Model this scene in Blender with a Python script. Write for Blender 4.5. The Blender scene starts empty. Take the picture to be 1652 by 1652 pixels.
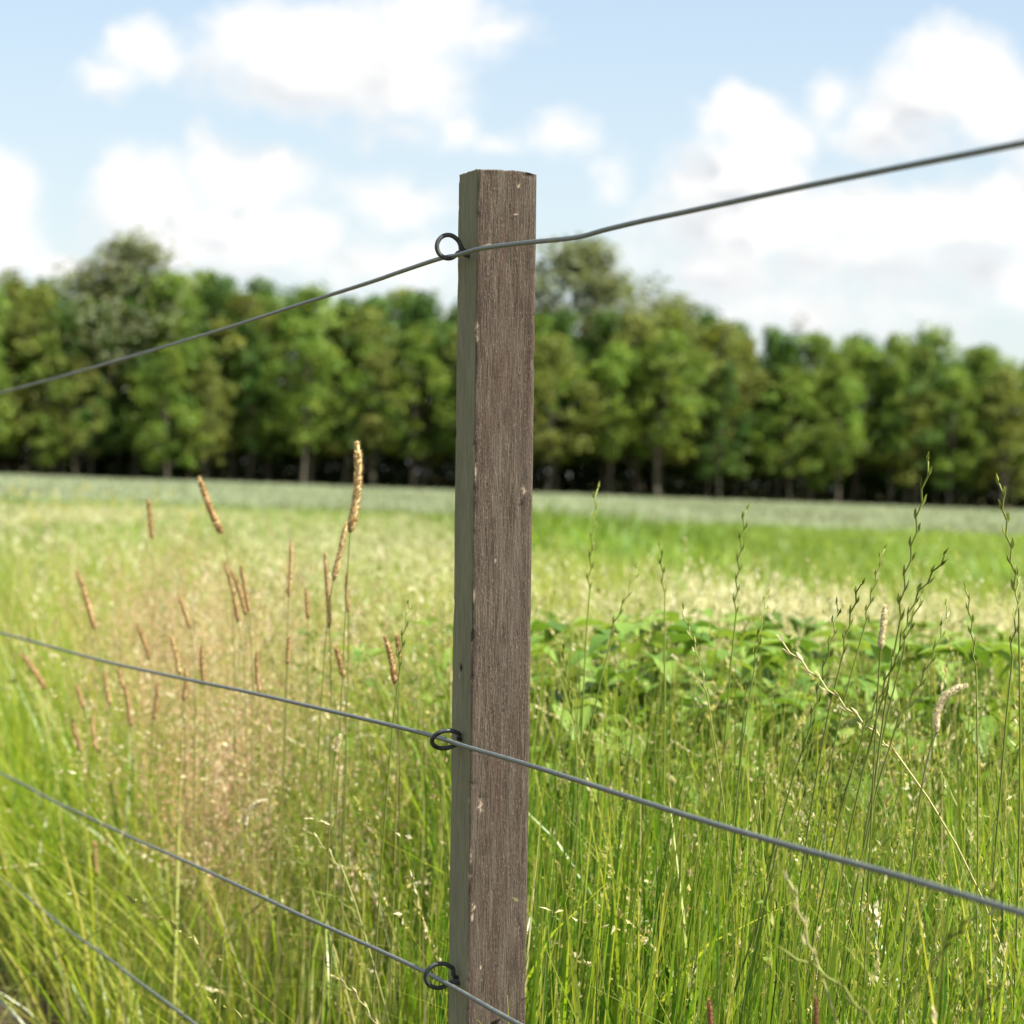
import bpy, math, random
import numpy as np
from mathutils import Vector, Matrix

# ------------------------------------------------------------------ camera, sky, sun, exposure
R = math.radians
sc = bpy.context.scene
COL = sc.collection
FPX, CPX = 4740.0, 826.0            # focal length and centre of the 1652 px frame
CAM_H = 1.25
PITCH, ROLL = -math.atan(56.5 / FPX), R(2.04)
cp, sp = math.cos(PITCH), math.sin(PITCH)
r0 = np.array([1.0, 0, 0]); fw = np.array([0, cp, sp]); u0 = np.array([0, -sp, cp])
rt = r0 * math.cos(ROLL) + u0 * math.sin(ROLL)
up = u0 * math.cos(ROLL) - r0 * math.sin(ROLL)
CAM = np.array([0, 0, CAM_H])

def ray(px, py):
    return fw + rt * (px - CPX) / FPX + up * (CPX - py) / FPX

def at(px, py, D):                  # point seen at a pixel, at distance D along the view
    return CAM + ray(px, py) * D

cam = bpy.data.cameras.new('camera'); cam_o = bpy.data.objects.new('camera', cam); COL.objects.link(cam_o)
m = Matrix(((rt[0], up[0], -fw[0]), (rt[1], up[1], -fw[1]), (rt[2], up[2], -fw[2]))).to_4x4()
m.translation = Vector(CAM); cam_o.matrix_world = m
cam.sensor_width = 36; cam.lens = 36 * FPX / 1652
cam.clip_start = 0.05; cam.clip_end = 9000
cam.dof.use_dof = True; cam.dof.focus_distance = 3.42; cam.dof.aperture_fstop = 8.8; cam.dof.aperture_blades = 0
sc.camera = cam_o

SUN_AZ, SUN_EL = R(110), R(54)
sdir = Vector((math.sin(SUN_AZ) * math.cos(SUN_EL), math.cos(SUN_AZ) * math.cos(SUN_EL), math.sin(SUN_EL)))
sun = bpy.data.lights.new('sun', 'SUN'); sun.energy = 4.8; sun.angle = R(0.5); sun.color = (1.0, 0.95, 0.86)
sun_o = bpy.data.objects.new('sun', sun); COL.objects.link(sun_o)
sun_o.rotation_euler = sdir.to_track_quat('Z', 'Y').to_euler()

sc.view_settings.view_transform = 'Standard'; sc.view_settings.look = 'None'
sc.view_settings.exposure = 1.55; sc.view_settings.gamma = 1
sc.cycles.max_bounces = 7; sc.cycles.diffuse_bounces = 3; sc.cycles.transmission_bounces = 4
sc.cycles.glossy_bounces = 2; sc.cycles.transparent_max_bounces = 6
sc.cycles.use_denoising = True

def nd(nt, typ, **kw):
    n = nt.nodes.new(typ)
    for k, v in kw.items():
        setattr(n, k, v)
    return n

def setin(nt, n, i, v):
    if hasattr(v, 'is_linked') or isinstance(v, bpy.types.NodeSocket):
        nt.links.new(v, n.inputs[i])
    else:
        n.inputs[i].default_value = v

def mth(nt, op, a, b=None, c=None, clamp=False):
    n = nd(nt, 'ShaderNodeMath', operation=op, use_clamp=clamp)
    setin(nt, n, 0, a)
    if b is not None: setin(nt, n, 1, b)
    if c is not None: setin(nt, n, 2, c)
    return n.outputs[0]

def vmth(nt, op, a, b=None):
    n = nd(nt, 'ShaderNodeVectorMath', operation=op)
    setin(nt, n, 0, a)
    if b is not None: setin(nt, n, 1, b)
    return n.outputs['Value'] if op == 'LENGTH' else n.outputs[0]

def mixc(nt, f, a, b, mode='MIX'):
    n = nd(nt, 'ShaderNodeMix', data_type='RGBA', blend_type=mode)
    setin(nt, n, 0, f); setin(nt, n, 6, a); setin(nt, n, 7, b)
    return n.outputs[2]

def smooth(nt, v, a, b, c=0.0, d=1.0):
    n = nd(nt, 'ShaderNodeMapRange', interpolation_type='SMOOTHSTEP')
    setin(nt, n, 0, v); n.inputs[1].default_value = a; n.inputs[2].default_value = b
    n.inputs[3].default_value = c; n.inputs[4].default_value = d
    return n.outputs[0]

def noise(nt, vec, scale, detail=4, rough=0.55, dist=0.0, color=False):
    n = nd(nt, 'ShaderNodeTexNoise')
    if vec is not None: nt.links.new(vec, n.inputs['Vector'])
    n.inputs['Scale'].default_value = scale; n.inputs['Detail'].default_value = detail
    n.inputs['Roughness'].default_value = rough; n.inputs['Distortion'].default_value = dist
    return n.outputs['Color'] if color else n.outputs['Fac']

# cumulus banks of the day, each puff given as a direction (azimuth, elevation) and an angular size
PUFFS = [(540, 70, 190, 75, 1), (690, 30, 110, 70, 1), (640, 125, 110, 60, 1), (420, 60, 90, 70, .9), (500, 120, 180, 60, .8),
         (800, 62, 70, 22, .55), (738, 195, 26, 34, .6), (800, 215, 50, 22, .5), (235, 85, 58, 50, .85), (185, 130, 52, 36, .7),
         (895, 215, 60, 32, .62), (650, 215, 70, 26, .4), (-15, 330, 85, 85, 1.1), (0, 400, 80, 50, .9),
         (240, 320, 95, 75, 1), (195, 285, 50, 40, .9), (335, 260, 50, 45, .85), (405, 290, 110, 52, .85), (440, 252, 32, 30, .8),
         (480, 380, 75, 52, 1), (370, 370, 150, 60, .95), (300, 400, 160, 50, .8), (640, 322, 110, 40, .68), (600, 425, 150, 50, .6),
         (1198, 185, 52, 48, 1.1), (1240, 230, 58, 50, 1.1), (1190, 280, 92, 80, 1), (1250, 300, 55, 50, 1), (1115, 290, 45, 45, .6),
         (1540, 110, 85, 66, 1.15), (1490, 160, 90, 55, 1), (1610, 175, 75, 60, 1.1), (1430, 180, 60, 40, .8), (1325, 150, 55, 45, .65),
         (1450, 215, 130, 34, .65), (1200, 365, 160, 60, .9), (1350, 345, 120, 50, .95), (1500, 360, 160, 55, .95), (1630, 330, 100, 62, 1.1),
         (1150, 430, 170, 60, .62), (1400, 425, 230, 62, .66), (1620, 440, 150, 60, .66), (1300, 505, 300, 45, .52), (985, 285, 34, 42, .5),
         (80, 435, 80, 26, .7), (1750, 240, 100, 90, 1.0), (-120, 200, 60, 60, .8)]
W = bpy.data.worlds.new('World'); sc.world = W; W.use_nodes = True
nt = W.node_tree; nt.nodes.clear()
g = bpy.data.node_groups.new('cloud_field', 'ShaderNodeTree')
g.interface.new_socket('P', in_out='INPUT', socket_type='NodeSocketVector')
g.interface.new_socket('F', in_out='OUTPUT', socket_type='NodeSocketFloat'); g.interface.new_socket('Soft', in_out='OUTPUT', socket_type='NodeSocketFloat')
gi = nd(g, 'NodeGroupInput'); go = nd(g, 'NodeGroupOutput')
P = gi.outputs[0]
wob = vmth(g, 'SUBTRACT', noise(g, P, 26, 3, .5, color=True), (.5, .5, .5))
wob2 = vmth(g, 'SUBTRACT', noise(g, P, 95, 4, .6, color=True), (.5, .5, .5))
wv = vmth(g, 'ADD', vmth(g, 'MULTIPLY', wob, (.022, .016, 0)), vmth(g, 'MULTIPLY', wob2, (.008, .008, 0)))
Pw = vmth(g, 'ADD', P, wv)
acc = None
for (cx, cy, rx, ry, w) in PUFFS:
    d = ray(cx, cy); d /= np.linalg.norm(d)
    az, el = math.atan2(d[0], d[1]), d[2]
    q = vmth(g, 'MULTIPLY', vmth(g, 'SUBTRACT', Pw, (az, el, 0)), (FPX / rx, FPX / ry, 0))
    v = mth(g, 'MULTIPLY_ADD', vmth(g, 'LENGTH', q), -w * .8, w * 1.0)
    if acc is None: acc = v
    else:
        n = nd(g, 'ShaderNodeMath', operation='SMOOTH_MAX'); g.links.new(acc, n.inputs[0]); g.links.new(v, n.inputs[1]); n.inputs[2].default_value = .25
        acc = n.outputs[0]
fine = mth(g, 'MULTIPLY', mth(g, 'SUBTRACT', noise(g, P, 48, 7, .64), .5), 1.25)
g.links.new(mth(g, 'MULTIPLY_ADD', fine, .14, acc), go.inputs[1])
acc = mth(g, 'ADD', acc, fine)
g.links.new(acc, go.inputs[0])

tc = nd(nt, 'ShaderNodeTexCoord')
sx = nd(nt, 'ShaderNodeSeparateXYZ'); nt.links.new(tc.outputs['Generated'], sx.inputs[0])
az = mth(nt, 'ARCTAN2', sx.outputs[0], sx.outputs[1])
cx_ = nd(nt, 'ShaderNodeCombineXYZ'); nt.links.new(az, cx_.inputs[0]); nt.links.new(sx.outputs[2], cx_.inputs[1])
def field(off):
    n = nd(nt, 'ShaderNodeGroup', node_tree=g)
    nt.links.new(vmth(nt, 'ADD', cx_.outputs[0], off), n.inputs[0]); return n.outputs
(f0, g0), (f1, g1) = field((0, 0, 0)), field((.013, .019, 0))
# the rest of the sky carries fair weather cloud too
gen = noise(nt, tc.outputs['Generated'], 3.2, 7, .58)
away = smooth(nt, mth(nt, 'MAXIMUM', mth(nt, 'ABSOLUTE', az), mth(nt, 'MULTIPLY', sx.outputs[2], 1.1)), .24, .4)
dens0 = smooth(nt, f0, -.14, .60)
dens = mth(nt, 'MAXIMUM', mth(nt, 'MULTIPLY', dens0, mth(nt, 'SUBTRACT', 1, away)), mth(nt, 'MULTIPLY', smooth(nt, gen, .5, .62), mth(nt, 'MULTIPLY', away, .8)))
lit = smooth(nt, mth(nt, 'SUBTRACT', g0, g1), -.40, .16)
core = smooth(nt, g0, .25, .8)
shade = mth(nt, 'MULTIPLY', mth(nt, 'SUBTRACT', 1, lit), mth(nt, 'MULTIPLY_ADD', core, .6, .4))
sky = nd(nt, 'ShaderNodeTexSky', sky_type='NISHITA', sun_disc=False)
sky.sun_elevation = SUN_EL; sky.sun_rotation = SUN_AZ; sky.altitude = 0; sky.air_density = 1.0; sky.dust_density = 0.6; sky.ozone_density = 1.8
skyc = sky.outputs[0]
CL = 5.95
ccol = mixc(nt, shade, (CL * 1.0, CL * .995, CL * .985, 1), (CL * .70, CL * .73, CL * .77, 1))
# a thin veil of high cloud pales the blue, more so towards the horizon
veil = smooth(nt, sx.outputs[2], 0.0, .22, .66, .27)
skyc = mixc(nt, veil, skyc, (CL * .76, CL * .82, CL * .86, 1))
out_c = mixc(nt, dens, skyc, ccol)
bg = nd(nt, 'ShaderNodeBackground'); nt.links.new(out_c, bg.inputs[0]); bg.inputs[1].default_value = 0.0605
wo = nd(nt, 'ShaderNodeOutputWorld'); nt.links.new(bg.outputs[0], wo.inputs[0])
W.cycles.sampling_method = 'MANUAL'; W.cycles.sample_map_resolution = 512

# ------------------------------------------------------------------ helpers
rng = np.random.default_rng(7)
random.seed(7)

def tag(o, label=None, cat=None, group=None, kind=None):
    if label: o['label'] = label
    if cat: o['category'] = cat
    if group: o['group'] = group
    if kind: o['kind'] = kind
    return o

def empty(name, loc=(0, 0, 0), rz=0.0):
    o = bpy.data.objects.new(name, None); COL.objects.link(o)
    o.location = loc; o.rotation_euler = (0, 0, rz); o.empty_display_size = .1
    return o

class Geo:
    """collects vertices, faces and per-vertex tint / along values"""
    def __init__(s): s.v = []; s.q = []; s.t = []; s.a = {}; s.n = 0
    def add(s, v, quads=None, tris=None, **attrs):
        v = np.asarray(v, float).reshape(-1, 3)
        if quads is not None and len(quads): s.q.append(np.asarray(quads).reshape(-1, 4) + s.n)
        if tris is not None and len(tris): s.t.append(np.asarray(tris).reshape(-1, 3) + s.n)
        s.v.append(v)
        for k in ('tint', 'along'):
            s.a.setdefault(k, []).append(np.broadcast_to(np.asarray(attrs.get(k, 0.0), float).reshape(-1), (len(v),)) if np.size(attrs.get(k, 0.0)) in (1, len(v)) else None)
        s.n += len(v)
    def mesh(s, name, mat, smooth=True):
        me = bpy.data.meshes.new(name)
        v = np.concatenate(s.v)
        q = np.concatenate(s.q) if s.q else np.zeros((0, 4), int)
        t = np.concatenate(s.t) if s.t else np.zeros((0, 3), int)
        me.vertices.add(len(v)); me.vertices.foreach_set('co', v.astype(np.float32).ravel())
        loops = np.concatenate([q.ravel(), t.ravel()]).astype(np.int32)
        tot = np.concatenate([np.full(len(q), 4), np.full(len(t), 3)]).astype(np.int32)
        st = np.concatenate([[0], np.cumsum(tot)[:-1]]).astype(np.int32)
        me.loops.add(len(loops)); me.loops.foreach_set('vertex_index', loops)
        me.polygons.add(len(tot)); me.polygons.foreach_set('loop_start', st)
        if smooth: me.polygons.foreach_set('use_smooth', np.ones(len(tot), bool))
        for k, arrs in s.a.items():
            at_ = me.attributes.new(k, 'FLOAT', 'POINT'); at_.data.foreach_set('value', np.concatenate(arrs).astype(np.float32))
        me.update(calc_edges=True); me.validate()
        if mat: me.materials.append(mat)
        return me
    def obj(s, name, mat, parent=None, smooth=True):
        o = bpy.data.objects.new(name, s.mesh(name, mat, smooth)); COL.objects.link(o)
        if parent: o.parent = parent
        return o

def patch(x, y, s, ph):   # smooth patchiness 0..1
    return .5 + .25 * (np.sin(x * s + ph) + np.sin(y * s * .83 + 1.7 * ph + 1.2 * np.sin(x * s * .6)))

def unit(v):
    return v / np.maximum(np.linalg.norm(v, axis=-1, keepdims=True), 1e-9)

def catmull(pts, n):
    p = np.asarray(pts, float)
    p = np.vstack([2 * p[0] - p[1], p, 2 * p[-1] - p[-2]])
    out = []
    for i in range(1, len(p) - 2):
        t = np.linspace(0, 1, n, endpoint=False)[:, None]
        a, b, c, d = p[i - 1], p[i], p[i + 1], p[i + 2]
        out.append(.5 * (2 * b + (c - a) * t + (2 * a - 5 * b + 4 * c - d) * t ** 2 + (3 * b - a - 3 * c + d) * t ** 3))
    out.append(p[-2][None])
    return np.vstack(out)

def tube(geo, path, rad, sides=8, tint=.5, closed=False):
    p = np.asarray(path, float); n = len(p)
    rad = np.broadcast_to(np.asarray(rad, float), (n,))
    tan = unit(np.gradient(p, axis=0))
    ref = np.array([0.31, 0.17, 0.93]) if abs(tan[0, 2]) < .9 else np.array([1.0, .2, 0])
    a = unit(np.cross(tan, ref)); b = np.cross(tan, a)
    th = np.linspace(0, 2 * np.pi, sides, endpoint=False)
    ring = p[:, None] + (a[:, None] * np.cos(th)[None, :, None] + b[:, None] * np.sin(th)[None, :, None]) * rad[:, None, None]
    i = np.arange(n - 1)[:, None] * sides; j = np.arange(sides)[None]; k = (j + 1) % sides
    q = np.stack([i + j, i + k, i + sides + k, i + sides + j], -1).reshape(-1, 4)
    al = np.repeat(np.linspace(0, 1, n), sides)
    v = ring.reshape(-1, 3)
    c0, c1 = n * sides, n * sides + 1
    v = np.vstack([v, p[0], p[-1]])
    tr = [[c0, (x + 1) % sides, x] for x in range(sides)] + [[c1, (n - 1) * sides + x, (n - 1) * sides + (x + 1) % sides] for x in range(sides)]
    geo.add(v, q, np.array(tr), tint=tint, along=np.concatenate([al, [0, 1]]))

def ribbons(geo, base, h, w, az, lean, bend, segs=4, tint=None, face=None):
    """many grass blades: base (N,3), h, w, az (lean azimuth), lean, bend (N)"""
    N = len(base); t = np.linspace(0, 1, segs + 1)[None]
    off = (lean[:, None] * t + bend[:, None] * t ** 2.2) * h[:, None]
    z = h[:, None] * (t - .42 * np.minimum(bend, 1.3)[:, None] * t ** 2.6)
    cx = base[:, 0, None] + np.cos(az)[:, None] * off
    cy = base[:, 1, None] + np.sin(az)[:, None] * off
    c = np.stack([cx, cy, base[:, 2, None] + z], -1)
    if face is None: face = az + np.pi / 2 + rng.normal(0, .9, N)
    s = np.stack([np.cos(face), np.sin(face), np.zeros(N)], -1)[:, None]
    prof = (np.minimum(1, .55 + 2.2 * t) * np.clip(1 - t, 0.03, 1) ** .62)
    hw = (w[:, None] * prof * .5)[..., None]
    v = np.stack([c - s * hw, c + s * hw], 2)
    k = (np.arange(N) * (segs + 1) * 2)[:, None] + (np.arange(segs) * 2)[None]
    q = np.stack([k, k + 1, k + 3, k + 2], -1).reshape(-1, 4)
    tint = rng.random(N) if tint is None else tint
    geo.add(v.reshape(-1, 3), q, tint=np.repeat(tint, (segs + 1) * 2), along=np.repeat(np.broadcast_to(t, (N, segs + 1)).ravel(), 2))
    return c

def diamonds(geo, c, d, l, w, tint, along=1.0):
    """many small pointed spikelets"""
    N = len(c)
    d = unit(d); s = unit(np.cross(d, rng.normal(size=(N, 3)))); n = np.cross(d, s)
    l = np.broadcast_to(l, (N,))[:, None]; w = np.broadcast_to(w, (N,))[:, None]
    v = np.stack([c - d * l * .5, c + s * w * .5 - d * l * .1 + n * w * .25, c + d * l * .5, c - s * w * .5 - d * l * .1 + n * w * .25], 1)
    q = np.arange(N * 4).reshape(-1, 4)
    geo.add(v.reshape(-1, 3), q, tint=np.repeat(np.broadcast_to(tint, (N,)), 4), along=along)

def leaf_mat(name, stops, trans=.45, rough=.45, spec=.3, along=None, tr_tint=(1.15, 1.1, .55), vary=0.0):
    mt = bpy.data.materials.new(name); mt.use_nodes = True
    nt = mt.node_tree; nt.nodes.clear()
    a = nd(nt, 'ShaderNodeAttribute', attribute_name='tint')
    rp = nd(nt, 'ShaderNodeValToRGB'); nt.links.new(a.outputs['Fac'], rp.inputs[0])
    e = rp.color_ramp.elements
    while len(e) < len(stops): e.new(.5)
    for el, (pos, c) in zip(e, stops): el.position = pos; el.color = (*c, 1)
    col = rp.outputs[0]
    if along:
        b = nd(nt, 'ShaderNodeAttribute', attribute_name='along')
        r2 = nd(nt, 'ShaderNodeValToRGB'); nt.links.new(b.outputs['Fac'], r2.inputs[0])
        e = r2.color_ramp.elements
        while len(e) < len(along): e.new(.5)
        for el, (pos, c, f) in zip(e, along): el.position = pos; el.color = (*c, f)
        col = mixc(nt, r2.outputs[1], col, r2.outputs[0])
    if vary:
        gp = nd(nt, 'ShaderNodeNewGeometry')
        nz = noise(nt, gp.outputs['Position'], vary, 3)
        hs = nd(nt, 'ShaderNodeHueSaturation'); nt.links.new(col, hs.inputs['Color'])
        nt.links.new(smooth(nt, nz, .3, .7, .78, 1.25), hs.inputs['Value'])
        nt.links.new(smooth(nt, nz, .25, .75, .485, .512), hs.inputs['Hue'])
        col = hs.outputs[0]
    df = nd(nt, 'ShaderNodeBsdfPrincipled'); nt.links.new(col, df.inputs['Base Color'])
    df.inputs['Roughness'].default_value = rough; df.inputs['Specular IOR Level'].default_value = spec
    tl = nd(nt, 'ShaderNodeBsdfTranslucent')
    nt.links.new(mixc(nt, 1.0, col, (*tr_tint, 1), 'MULTIPLY'), tl.inputs[0])
    mx = nd(nt, 'ShaderNodeMixShader'); mx.inputs[0].default_value = trans
    nt.links.new(df.outputs[0], mx.inputs[1]); nt.links.new(tl.outputs[0], mx.inputs[2])
    o = nd(nt, 'ShaderNodeOutputMaterial'); nt.links.new(mx.outputs[0], o.inputs[0])
    return mt

# ------------------------------------------------------------------ fence frame of reference
BETA = R(18.4)
XA = np.array([math.cos(BETA), math.sin(BETA), 0])      # across the fence, away from the viewer's side
YA = np.array([-math.sin(BETA), math.cos(BETA), 0])     # along the fence, receding to the left
ZA = np.array([0, 0, 1.0])
PW = 0.0732
corner = at(770, 271.5, 3.39)                            # near left top corner of the post
corner_low = at(752, 1652, 3.39)
lean = (corner - corner_low); lean = lean / lean[2]      # lean of the post per metre of height
WOFF = 0.020                                             # wire runs this far off the left face

def post_axis(z):                                        # the near left edge at height z
    return corner + lean * (z - corner[2])

def on_fence(px, py, z=1.5):                             # pixel -> point of the vertical plane of the strand fixed to the post at height z
    r = ray(px, py); p0 = post_axis(z) - XA * WOFF
    t = np.dot(p0 - CAM, XA) / np.dot(r, XA)
    return CAM + r * t

def fence_side(p):                                       # metres beyond the fence line
    return (np.asarray(p) - (corner - XA * WOFF))[..., :2] @ XA[:2]

# ------------------------------------------------------------------ ground
def ground_mat():
    mt = bpy.data.materials.new('meadow_soil'); mt.use_nodes = True
    nt = mt.node_tree; b = nt.nodes['Principled BSDF']
    gp = nd(nt, 'ShaderNodeNewGeometry'); pos = gp.outputs['Position']
    n1 = noise(nt, pos, .9, 6, .6); n2 = noise(nt, pos, 14, 6, .65); n3 = noise(nt, pos, 90, 4, .7)
    soil = mixc(nt, n2, (.05, .033, .02, 1), (.15, .10, .06, 1))
    straw = mixc(nt, n3, (.16, .12, .065, 1), (.06, .07, .02, 1))
    c = mixc(nt, smooth(nt, n1, .4, .62), soil, straw)
    c = mixc(nt, smooth(nt, n3, .5, .62, 0, .7), c, (.05, .075, .018, 1))
    nt.links.new(c, b.inputs['Base Color']); b.inputs['Roughness'].default_value = .95; b.inputs['Specular IOR Level'].default_value = .1
    bp = nd(nt, 'ShaderNodeBump'); bp.inputs['Strength'].default_value = .9; bp.inputs['Distance'].default_value = .03
    nt.links.new(mth(nt, 'ADD', n2, mth(nt, 'MULTIPLY', n3, .5)), bp.inputs['Height']); nt.links.new(bp.outputs[0], b.inputs['Normal'])
    return mt
GM = ground_mat()
gg = Geo()
S = 4000.0
xs = np.concatenate([[-S, -600, -120, -30], np.linspace(-10, 10, 60), [30, 120, 600, S]])
ys = np.concatenate([[-S, -300, -40], np.linspace(-6, 24, 90), [40, 90, 300, 900, S]])
X, Y = np.meshgrid(xs, ys, indexing='ij')
near = np.exp(-((X / 12) ** 2 + ((Y - 8) / 14) ** 2))
Z = near * .025 * (np.sin(X * 2.3 + 1.1 * np.sin(Y * 1.7)) + np.sin(Y * 1.9 + X * .7))
ni, nj = X.shape
idx = np.arange(ni * nj).reshape(ni, nj)
gg.add(np.stack([X, Y, Z], -1).reshape(-1, 3), np.stack([idx[:-1, :-1], idx[1:, :-1], idx[1:, 1:], idx[:-1, 1:]], -1).reshape(-1, 4))
tag(gg.obj('ground', GM), kind='structure')

# ------------------------------------------------------------------ the wood beyond the field
LEAF = {}
def crown_mat(key, a, b, c):
    LEAF[key] = leaf_mat('foliage_' + key, [(0, a), (.5, b), (1, c)], trans=.38, rough=.6, spec=.15, vary=.35)
crown_mat('green', (.066, .130, .023), (.130, .212, .034), (.238, .305, .055))
crown_mat('dark', (.035, .082, .020), (.066, .130, .027), (.122, .190, .040))  # dark green species; in the inner rows its tone also paints crown shade
crown_mat('olive', (.086, .120, .028), (.152, .188, .040), (.245, .266, .068))
crown_mat('pale', (.12, .15, .075), (.17, .20, .105), (.23, .255, .14))
crown_mat('grey', (.13, .13, .105), (.17, .17, .14), (.22, .21, .17))
def bark_mat():
    mt = bpy.data.materials.new('bark'); mt.use_nodes = True; nt = mt.node_tree; b = nt.nodes['Principled BSDF']
    tc = nd(nt, 'ShaderNodeTexCoord'); mp = nd(nt, 'ShaderNodeMapping'); nt.links.new(tc.outputs['Object'], mp.inputs[0]); mp.inputs['Scale'].default_value = (6, 6, 1.2)
    n = noise(nt, mp.outputs[0], 2, 5, .6)
    nt.links.new(mixc(nt, n, (.045, .042, .028, 1), (.125, .11, .07, 1)), b.inputs['Base Color']); b.inputs['Roughness'].default_value = .9
    bp = nd(nt, 'ShaderNodeBump'); bp.inputs['Strength'].default_value = .6; nt.links.new(n, bp.inputs['Height']); nt.links.new(bp.outputs[0], b.inputs['Normal'])
    return mt
BARK = bark_mat()

def tree_meshes(kind, seed, z0=.24, width=.22, nclump=40, nleaf=110, leaf=.026, clump=.078, taper=1.0):
    """trunk with limbs and a leafy crown of unit height"""
    r = np.random.default_rng(seed)
    tg = Geo(); cg = Geo()
    sway = r.normal(0, .012, (5, 2)); sway[0] = 0
    zz = np.array([0, .2, .42, .68, .93]); ax = np.column_stack([np.cumsum(sway[:, 0]), np.cumsum(sway[:, 1]), zz])
    path = catmull(ax, 5)
    rad = .0125 * (1 - path[:, 2] * .93) + .006 * np.exp(-path[:, 2] * 40)
    tube(tg, path, rad, 9)
    cl = []
    for i in range(nclump):
        h = z0 + (1 - z0) * ((i + r.random()) / nclump) ** .92
        f = (h - z0) / (1 - z0)
        prof = width * (math.sin(math.pi * min(1, (f * .80 + .18) ** taper)) ** .75) * r.uniform(.35, 1.12)
        if f > .88: prof *= .55
        a = i * 2.4 + r.uniform(-.6, .6)
        c = np.array([math.cos(a) * prof, math.sin(a) * prof, h])
        base = np.array([np.interp(h - .10, zz, ax[:, 0]), np.interp(h - .10, zz, ax[:, 1]), max(h - .10 - prof * .3, z0 * .85)])
        c[:2] += base[:2]
        cl.append(c)
        if i % 2 == 0:
            mid = (base + c) / 2 + np.array([0, 0, .012])
            tube(tg, catmull([base, mid, c], 3), np.linspace(.005, .0014, 7), 5)
    for c in cl:
        k = int(nleaf * r.uniform(.55, 1.3)); R_ = clump * r.uniform(.65, 1.3)
        d = unit(r.normal(size=(k, 3))) * (r.random((k, 1)) ** .42) * R_ * np.array([1.05, 1.05, .72])
        p = c + d
        nrm = unit(r.normal(size=(k, 3)) + np.array([0, 0, .7]) + d / R_ * .6)
        s = unit(np.cross(nrm, r.normal(size=(k, 3)))); t_ = np.cross(nrm, s)
        L = leaf * r.uniform(.55, 1.3, (k, 1)); Wd = L * r.uniform(.55, .8, (k, 1))
        v = np.stack([p - s * L * .5, p + t_ * Wd * .5, p + s * L * .5, p - t_ * Wd * .5], 1)
        cg.add(v.reshape(-1, 3), np.arange(k * 4).reshape(-1, 4), tint=np.repeat(np.clip(r.normal(.5, .2, k) + r.normal(0, .12), 0, 1), 4))
    return tg.mesh('trunk', BARK), cg.mesh('crown', LEAF[kind], smooth=False)

KINDS = {
    'green': [tree_meshes('green', s, z0=z, width=w_, nclump=44, taper=t_) for s, z, w_, t_ in ((1, .22, .25, 1), (2, .12, .26, .8), (3, .27, .22, 1.4), (31, .19, .28, 1.15))],
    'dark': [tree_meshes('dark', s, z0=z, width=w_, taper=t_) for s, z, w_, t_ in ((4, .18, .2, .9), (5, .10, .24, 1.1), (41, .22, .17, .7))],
    'olive': [tree_meshes('olive', s, z0=z, width=w_, nclump=44, taper=t_) for s, z, w_, t_ in ((6, .24, .26, 1.1), (7, .15, .21, .75))],
    'pale': [tree_meshes('pale', s, z0=.25, width=.21, nclump=80, nleaf=135, leaf=.021, clump=.092, taper=1.5) for s in (8, 18)],
    'grey': [tree_meshes('grey', s, z0=.3, width=.13, nclump=30, nleaf=22, leaf=.018, clump=.06) for s in (9,)],
}
def tree_line_dist(px): return 205 + 26 * px / 1652

def tree(name, kind, px, top, dist, label, group, w=1.0, var=None):
    base = at(px, 780, dist); base[2] = 0
    pt = at(px, top, dist)
    H = pt[2]
    root = empty(name, base, random.uniform(0, 6.28))
    root.scale = (H * w * random.uniform(.95, 1.25), H * w * random.uniform(.95, 1.25), H)
    tm, cm = (KINDS[kind][var] if var is not None else random.choice(KINDS[kind]))
    for nm, me in (('trunk', tm), ('crown', cm)):
        o = bpy.data.objects.new(nm, me); COL.objects.link(o); o.parent = root
    tag(root, label, 'tree', group)
    return root

ordw = ['first', 'second', 'third', 'fourth', 'fifth', 'sixth', 'seventh', 'eighth', 'ninth', 'tenth', 'eleventh', 'twelfth', 'thirteenth',
        'fourteenth', 'fifteenth', 'sixteenth', 'seventeenth', 'eighteenth', 'nineteenth', 'twentieth']
# front edge of the wood: (px, top y, kind, relative width)
FRONT = [(-60, 520, 'green', 1), (66, 545, 'green', 1.0), (122, 575, 'olive', .9), (268, 560, 'green', 1.1), (330, 590, 'olive', .9), (400, 520, 'dark', 1), (488, 525, 'green', 1.05),
         (575, 500, 'olive', .9), (664, 535, 'green', 1.0), (770, 560, 'dark', 1), (880, 545, 'olive', 1.0), (985, 560, 'green', 1.0), (1060, 540, 'green', 1.1),
         (1160, 590, 'dark', 1), (1275, 600, 'green', 1), (1352, 590, 'green', 1.05), (1462, 570, 'olive', 1.1), (1530, 600, 'green', 1), (1618, 600, 'olive', 1.1), (1720, 600, 'green', 1)]
for i, (px, top, k, w) in enumerate(FRONT):
    word = {'green': 'green leafy tree', 'dark': 'darker green slender tree', 'olive': 'yellowish olive tree'}[k]
    if px < 0 or px > 1652: lab = word + (' at the wood edge cut by the left border' if px < 0 else ' at the wood edge cut by the right border')
    elif px < 740: lab = '%s, %s from the left along the front edge of the wood' % (word, ordw[i - 1])
    elif px < 860: lab = word + ' in the front edge of the wood right behind the post'
    else: lab = '%s, %s right of the post along the front edge of the wood' % (word, ordw[i - 10])
    tree('broadleaf_tree', k, px, top, tree_line_dist(px) + rng.uniform(-1.5, 4), lab, 'trees along the front edge of the wood', w)
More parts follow.
